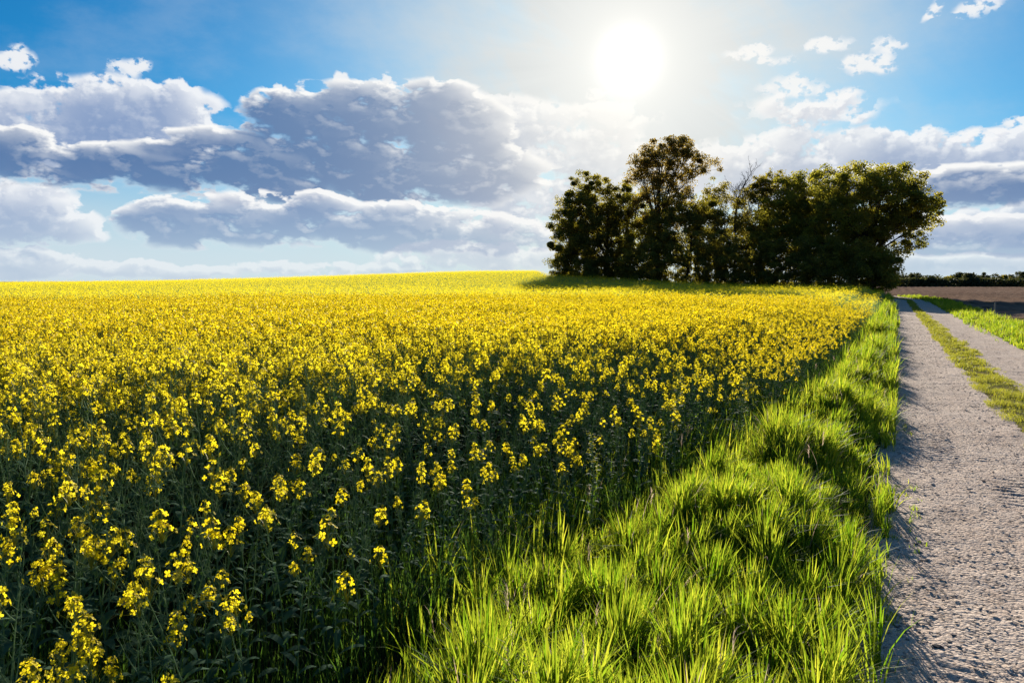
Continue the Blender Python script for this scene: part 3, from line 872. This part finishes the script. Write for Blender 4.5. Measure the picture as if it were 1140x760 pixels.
    o3 = scatter("crop_stand", cf, np.stack([px, py, height(px, py) - .03], -1), np.stack([np.zeros(m), np.zeros(m), rz4], -1),
                 np.stack([np.ones(m), np.ones(m), ph], -1), (rng.random(m) * 24).astype(int)); o3.parent = o1; tag(o3, kind="stuff")


PI_2 = math.pi / 2


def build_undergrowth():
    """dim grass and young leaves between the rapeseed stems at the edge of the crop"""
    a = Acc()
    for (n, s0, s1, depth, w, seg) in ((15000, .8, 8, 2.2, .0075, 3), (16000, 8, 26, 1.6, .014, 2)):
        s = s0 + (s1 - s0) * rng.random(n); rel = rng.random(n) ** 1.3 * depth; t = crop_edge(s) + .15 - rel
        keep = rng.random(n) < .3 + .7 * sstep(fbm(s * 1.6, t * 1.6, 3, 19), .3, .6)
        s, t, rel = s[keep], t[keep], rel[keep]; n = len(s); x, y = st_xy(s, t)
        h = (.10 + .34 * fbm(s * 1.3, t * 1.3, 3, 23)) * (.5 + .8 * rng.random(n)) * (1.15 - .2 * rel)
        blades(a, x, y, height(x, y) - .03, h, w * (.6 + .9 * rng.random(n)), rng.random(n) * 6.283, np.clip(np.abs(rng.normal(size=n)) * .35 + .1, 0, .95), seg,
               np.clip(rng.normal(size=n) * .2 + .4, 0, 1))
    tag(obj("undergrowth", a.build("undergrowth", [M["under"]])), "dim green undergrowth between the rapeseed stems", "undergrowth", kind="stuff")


build_rape()
build_undergrowth()

# ------------------------------------------------------------------ trees
M["leaf_dark"] = leaf_mat("dark_tree_leaves", (.045, .060, .018), (.11, .11, .028), (.16, .16, .015), (.56, .46, .04), .58, .5, .25, 0.0)
M["leaf_green"] = leaf_mat("green_tree_leaves", (.05, .07, .018), (.11, .115, .024), (.18, .20, .016), (.64, .54, .045), .6, .5, .25, 0.0)
M["leaf_olive"] = leaf_mat("olive_tree_leaves", (.060, .062, .018), (.10, .088, .022), (.22, .20, .02), (.50, .40, .04), .55, .5, .2, 0.0)
M["leaf_bronze"] = leaf_mat("bronze_tree_leaves", (.07, .06, .025), (.13, .10, .032), (.22, .17, .02), (.55, .38, .06), .6, .5, .2, 0.0)
M["leaf_far"] = leaf_mat("distant_tree_leaves", (.035, .050, .026), (.065, .07, .03), (.05, .06, .018), (.12, .12, .028), .4, .6, .2, 0.0)


def bez(p0, p1, p2, n):
    q = np.linspace(0, 1, n)[:, None]
    return (1 - q) ** 2 * p0 + 2 * q * (1 - q) * p1 + q * q * p2


def make_tree(name, label, cat, group, px, D, lobes, mat, seed, clumps, leaves, leaf=.24, trunk_r=.28, clump_r=.75, fork=.3, stems=1, hollow=.45):
    """px: trunk position seen in the photograph, D: depth in metres; lobes: crown ellipsoids in photo pixels at that depth"""
    rnd = np.random.default_rng(seed); k = D / F_PX; clumps = int(clumps * 1.7); clump_r *= .80; leaves = int(leaves * LEAFY); leaf = leaf * 1.0
    X0, Y0 = (px - 570) / 826.0 * D, D
    z0 = float(height(X0, Y0)) - .06
    o = empty(name, (X0, Y0, z0)); tag(o, label, cat, group)
    E = []
    for lb in lobes:
        cx, cy, rx, ry = lb[:4]; dy = lb[4] if len(lb) > 4 else 0.0
        E.append(((cx - px) * k, dy, (312 - cy) * k + EYE - z0, rx * k, rx * k * .95, ry * k, lb[5] if len(lb) > 5 else 1.0))
    E = np.array(E); wts = E[:, 3] * E[:, 4] * E[:, 5] * E[:, 6]; wts /= wts.sum()
    ci = rnd.choice(len(E), clumps, p=wts)
    u = rnd.normal(size=(clumps, 3)); u /= np.linalg.norm(u, axis=1)[:, None]
    rr = hollow + (1.06 - hollow) * rnd.random(clumps) ** .7
    cen = E[ci, :3] + u * E[ci, 3:6] * rr[:, None]
    cen = cen[cen[:, 2] > .5]; clumps = len(cen)
    # limbs: a few main ones reaching for groups of clumps, twigs to every clump
    tr = Acc(); top = E[:, 2].max(); K = 11 + clumps // 30
    heads = cen[rnd.choice(clumps, K, replace=False)]
    for _ in range(3):
        own = np.argmin(((cen[:, None] - heads[None]) ** 2).sum(-1), 1)
        heads = np.stack([cen[own == q].mean(0) if (own == q).any() else heads[q] for q in range(K)])
    bases = [np.array([rnd.normal() * .35, rnd.normal() * .3, 0.0]) if i else np.zeros(3) for i in range(stems)]
    axes = []
    for b in bases:
        tip = np.array([rnd.normal() * .5 + b[0] * 3, rnd.normal() * .5 + b[1] * 3, top * .92])
        ax = bez(b, (b + tip) / 2 + [rnd.normal() * .4, rnd.normal() * .4, 0], tip, 9)
        q = np.linspace(0, 1, 9); rad = trunk_r / math.sqrt(stems) * (1.0 - .86 * q); rad[0] *= 1.35
        tube(tr, ax, rad, 8, 0, .5); axes.append(ax)
    allax = np.concatenate(axes)
    for q in range(K):
        h = heads[q]; want = max(h[2] * (.45 + .2 * rnd.random()), top * fork * .6)
        a = axes[rnd.integers(len(axes))]; i = int(np.argmin(np.abs(a[:, 2] - want))); p0 = a[i]
        mid = p0 + (h - p0) * .5 + np.array([0, 0, .22 * np.linalg.norm(h - p0)]) * (.4 + .4 * rnd.random()) + rnd.normal(size=3) * .25
        lim = bez(p0, mid, h, 7); r0 = trunk_r * .36 * (1 - .55 * i / 8)
        tube(tr, lim, np.linspace(r0, r0 * .22, 7), 5, 0, .5)
        for c in cen[own == q]:
            j = rnd.integers(2, 6); p = lim[j]
            tube(tr, bez(p, (p + c) / 2 + rnd.normal(size=3) * .2 + [0, 0, .12], c, 4), np.linspace(r0 * .26, .012, 4), 3, 0, .5)
    obj("trunk", tr.build("trunk", [M["bark"]], True), o)
    # leaves: uneven clumps, each a loose flattened cloud of leaves
    per = rnd.gamma(2.2, 1.0, clumps); per = np.maximum((per / per.sum() * leaves).astype(int), 4)
    cr = clump_r * (.55 + .8 * rnd.random(clumps))
    who = np.repeat(np.arange(clumps), per); n = len(who)
    off = rnd.normal(size=(n, 3)); off /= np.linalg.norm(off, axis=1)[:, None]
    off = off * (rnd.random(n) ** .5)[:, None] * cr[who][:, None] * np.array([1.0, 1.0, .72]) * 1.25
    pos = cen[who] + off
    keep = pos[:, 2] > .15; pos = pos[keep]; who = who[keep]; n = len(pos)
    v, f = cards(pos, rnd.normal(size=(n, 3)) + [0, 0, .5], leaf * (.6 + .8 * rnd.random(n)), leaf * .62 * (.6 + .8 * rnd.random(n)), rnd, .15)
    cv = rnd.random(clumps)
    var = np.clip(.55 * cv[who] + .45 * rnd.random(n), 0, 1)
    a = Acc(); a.add(v, f, 0, np.repeat(var, 4))
    obj("crown", a.build("crown", [mat]), o)
    return o


def bare_tree(label, px, D, top_py, seed):
    rnd = np.random.default_rng(seed); X0, Y0 = (px - 570) / 826.0 * D, D; z0 = float(height(X0, Y0)) - .05
    o = empty("bare_tree", (X0, Y0, z0)); tag(o, label, "tree"); H = (312 - top_py) * D / F_PX + EYE - z0
    tr = Acc(); tw = Acc()
    def grow(p, d, L, r, lev):
        n = 5; pts = [p]
        for i in range(n - 1):
            d = d + rnd.normal(size=3) * .10 + [0, 0, .05]; d = d / np.linalg.norm(d); pts.append(pts[-1] + d * L / (n - 1))
        pts = np.array(pts); tube(tr if lev < 2 else tw, pts, np.linspace(r, r * (.55 if lev == 0 else .35), n), 6 if lev == 0 else 3, 0, .5)
        if lev >= 4: return
        for _ in range((10, 6, 5, 3)[lev]):
            q = .3 + .7 * rnd.random() if lev == 0 else .2 + .8 * rnd.random(); i = min(int(q * (n - 1)), n - 2); pp = pts[i] + (pts[i + 1] - pts[i]) * (q * (n - 1) - i)
            an = rnd.random() * 6.28; sp = .55 + .3 * rnd.random()
            nd = d * (1 - sp * .5) + np.array([math.cos(an), math.sin(an), .25]) * sp
            grow(pp, nd / np.linalg.norm(nd), L * (.42 - .02 * lev) * (1.15 - .5 * q * (lev == 0)) * (.7 + .5 * rnd.random()), max(r * (.42), .012), lev + 1)
    grow(np.zeros(3), np.array([.02, 0, 1.0]), H * .70, .17, 0)
    obj("trunk", tr.build("trunk", [M["bark"]], True), o)
    obj("twigs", tw.build("twigs", [M["bark"]]), o)


LEAFY = 2.3
CG = "trees of the copse beside the track"
make_tree("deciduous_tree", "rounded dark green tree at the left end of the copse, low crown over the rapeseed", "tree", CG, 674, 100,
          [(660, 240, 36, 42), (640, 268, 30, 32), (690, 245, 22, 44), (626, 286, 18, 16), (655, 215, 24, 22), (668, 278, 34, 24), (648, 250, 34, 38)], M["leaf_dark"], 1, 300, 32000, .24, .34)
make_tree("deciduous_tree", "tallest tree of the copse with bronze airy crown and gaps of sky", "tree", CG, 733, 98,
          [(742, 185, 40, 28), (715, 195, 20, 26), (778, 190, 20, 16, 0, .5), (735, 228, 34, 36, 0, .8), (755, 172, 22, 16), (725, 172, 16, 12, 0, .6)], M["leaf_bronze"], 2, 220, 12500, .24, .40, .7)
make_tree("deciduous_tree", "dark green broad tree under and right of the tallest tree", "tree", CG, 762, 95,
          [(755, 255, 36, 40), (785, 262, 26, 40), (735, 275, 26, 28)], M["leaf_dark"], 3, 220, 17000, .24, .26)
make_tree("deciduous_tree", "middle sized dark tree filling the gap between the left tree and the tallest tree", "tree", CG, 704, 103,
          [(704, 252, 24, 44), (712, 275, 26, 30), (696, 232, 14, 18)], M["leaf_green"], 11, 160, 10000, .24, .22)
bare_tree("slender leafless tree with fine bare twigs in the gap of the copse", 818, 92, 178, 5)
make_tree("deciduous_tree", "olive coloured loose tree just right of the leafless tree", "tree", CG, 846, 90,
          [(842, 240, 24, 40), (862, 218, 24, 28), (852, 205, 18, 14), (835, 275, 26, 28)], M["leaf_olive"], 6, 190, 10500, .23, .24, .65)
make_tree("deciduous_tree", "olive green round tree in the middle right of the copse", "tree", CG, 893, 85,
          [(885, 240, 36, 46), (868, 258, 34, 36), (905, 222, 34, 32)], M["leaf_green"], 7, 240, 17000, .23, .34)
make_tree("deciduous_tree", "massive dark tree at the right end whose crown overhangs the farm track", "tree", CG, 972, 79,
          [(955, 228, 46, 42), (995, 225, 38, 36), (1018, 240, 24, 22), (985, 208, 34, 22), (935, 262, 44, 42), (990, 262, 34, 26), (1030, 232, 14, 12, 0, .8), (960, 285, 36, 26)], M["leaf_green"], 8, 420, 30000, .23, .46)
make_tree("deciduous_tree", "dark tree behind the middle of the copse, its top level with the right crowns", "tree", CG, 925, 94,
          [(925, 225, 40, 36), (915, 258, 46, 44), (880, 262, 40, 40)], M["leaf_dark"], 9, 240, 15000, .25, .34)
make_tree("deciduous_tree", "thin green tree standing behind the leafless tree", "tree", CG, 800, 106,
          [(800, 248, 28, 38), (820, 270, 30, 32), (790, 215, 16, 18, 0, .5)], M["leaf_olive"], 10, 120, 6500, .25, .2)

SG = "shrubs at the foot of the copse"
for i, (px, D, w, top, mt, nm) in enumerate([
        (705, 93, 22, 268, "leaf_dark", "low dark shrub at the foot of the tallest tree"),
        (745, 90, 26, 262, "leaf_dark", "dark rounded shrub between the tallest tree and the leafless tree"),
        (792, 87, 26, 258, "leaf_olive", "olive shrub just left of the leafless trunk"),
        (828, 84, 24, 272, "leaf_dark", "dark shrub in front of the olive coloured tree"),
        (868, 80, 30, 262, "leaf_dark", "broad dark shrub under the middle of the copse"),
        (915, 76, 32, 268, "leaf_dark", "broad dark shrub behind the rapeseed edge, left of the big right tree"),
        (958, 73, 26, 276, "leaf_dark", "dark shrub at the foot of the big right tree"),
        (984, 73, 13, 284, "leaf_green", "narrow dark green shrub leaning beside the track"),
        (690, 100, 18, 284, "leaf_dark", "low dark shrub between the left tree and the tallest tree"),
        (722, 101, 22, 280, "leaf_dark", "dim shrub close behind the trunk of the tallest tree"),
        (772, 100, 24, 276, "leaf_dark", "dim shrub in the shade right of the tallest tree"),
        (812, 98, 22, 280, "leaf_dark", "dark shrub behind the leafless trunk"),
        (850, 93, 26, 276, "leaf_dark", "dark shrub deep in the copse under the olive coloured tree"),
        (892, 90, 28, 276, "leaf_dark", "dark shrub deep in the copse under the olive green round tree"),
        (935, 86, 28, 278, "leaf_dark", "dark shrub deep in the copse behind the big right tree"),
        (628, 100, 15, 286, "leaf_dark", "leftmost low shrub of the copse under the hanging branches"),
        (672, 99, 20, 280, "leaf_dark", "dark shrub at the trunk of the left tree"),
        (652, 97, 16, 292, "leaf_dark", "small low shrub below the left tree with sky showing round it")]):
    make_tree("shrub", nm, "shrub", SG, px, D, [(px, (top + 322) / 2 - 2, w * 1.25, (322 - top) / 2 + 5), (px + 3, 306, w * 1.2, 11)], M[mt], 60 + i, 60, 4200, .2, .08, .6, .1, 3, .2)

# far hedge and its trees across the ploughed field
def far_trees():
    rnd = np.random.default_rng(77); D = 212
    px = 978.0; i = 0
    while px < 1215:
        w = 7 + 6 * rnd.random(); h = 9 + 6 * rnd.random(); top = 318 - h
        mt = "leaf_far" if rnd.random() < .8 else "leaf_olive"
        make_tree("distant_tree", ("low " if h < 11 else "tall " if h > 13.3 else "middle sized ") + ("olive" if mt == "leaf_olive" else "dark green") + " distant tree" + " in the hedge line across the ploughed field", "tree", "distant trees of the far hedge line", px, D + rnd.normal() * 3,
                  [(px, 318 - h * .55, w, h * .5)], M[mt], 200 + i, 26, 900, .5, .14, .9, .3, 1, .3)
        px += w * (.9 + .6 * rnd.random()); i += 1
    a = Acc(); n = 16000; D = 206
    q = rnd.random(n); X = ((960 + 280 * q) - 570) / 826 * D; Y = D + rnd.normal(size=n) * 1.0
    Z = rnd.random(n) * (1.6 + 1.2 * fbm(X * .3, X * 0, 3, 4))
    v, f = cards(np.stack([X, Y, Z], -1), rnd.normal(size=(n, 3)), .5, .34, rnd); a.add(v, f, 0, np.repeat(rnd.random(n), 4))
    o = tag(obj("hedge", a.build("hedge", [M["leaf_far"]])), "long low dark hedge along the far side of the ploughed field", "hedge")


far_trees()

# ------------------------------------------------------------------ weeds and post
def weed(label, s, t, H, seed, pale):
    rnd = np.random.default_rng(seed); x, y = st_xy(s, crop_edge(s) + t)
    o = empty("tall_weed", (float(x), float(y), -.03), rnd.random() * 6); tag(o, label, "weed", "tall weeds on the verge")
    st = Acc(); fo = Acc(); z = np.linspace(0, 1, 7)
    main = np.stack([.06 * z ** 2, .03 * np.sin(z * 3), H * z], -1); tube(st, main, .005 * (1.1 - .8 * z), 5)
    fl = Acc()
    for j in range(26):
        q = .08 + .9 * j / 26; p = np.array([.06 * q * q, .03 * math.sin(q * 3), H * q]); an = j * 2.4 + rnd.random() * .5
        leaf(fo, p, an, (.12 - .085 * q) * (.8 + .4 * rnd.random()), .026 - .014 * q, rnd, 0)
        if q > .5:
            e = p + np.array([math.cos(an) * .05, math.sin(an) * .05, .06]) * (1.3 - q)
            tube(st, [p, (p + e) / 2, e], [.0014, .0012, .0008], 3)
            n = 14; c = e + rnd.normal(size=(n, 3)) * .012; v, f = cards(c, rnd.normal(size=(n, 3)), .009, .006, rnd); fl.add(v, f, 0, np.repeat(rnd.random(n), 4))
    obj("stem", st.build("stem", [M["stem"]], True), o); obj("foliage", fo.build("foliage", [M["stem"]], True), o)
    obj("seed_spike", fl.build("seed_spike", [M["bud"]]), o)


weed("tall pale green weed at the crop edge, the tallest beside the lit grass", 6.1, .05, 1.0, 3, 1)
weed("pale leafy weed at the crop edge, just beyond the tallest weed", 7.6, .08, .85, 4, 1)
weed("slim dim weed standing before the dark crop wall", 4.6, .10, .78, 5, 1)
weed("bushy weed at the far bend of the verge grass", 10.4, .12, .8, 6, 1)

px0, D0 = 1109, 37.0
px_x = (px0 - 570) / 826 * D0
mp = empty("marker_post", (px_x, D0, float(height(px_x, D0)) - .05)); tag(mp, "thin weathered wooden marker post at the edge of the ploughed field", "post")
pa = Acc(); tube(pa, [[0, 0, 0], [.01, 0, .3], [.015, .005, .66]], [.04, .038, .036], 8)
pc = Acc(); tube(pc, [[.015, .005, .66], [.0155, .005, .69], [.0155, .005, .705]], [.042, .042, .012], 8)
M["wood"] = soil_mat("weathered_wood", ((.30, .26, .21), (.38, .33, .27), (.2, .17, .14)), 4.0, .5, 40.0)
obj("shaft", pa.build("shaft", [M["wood"]], True), mp); obj("cap", pc.build("cap", [M["wood"]], True), mp)
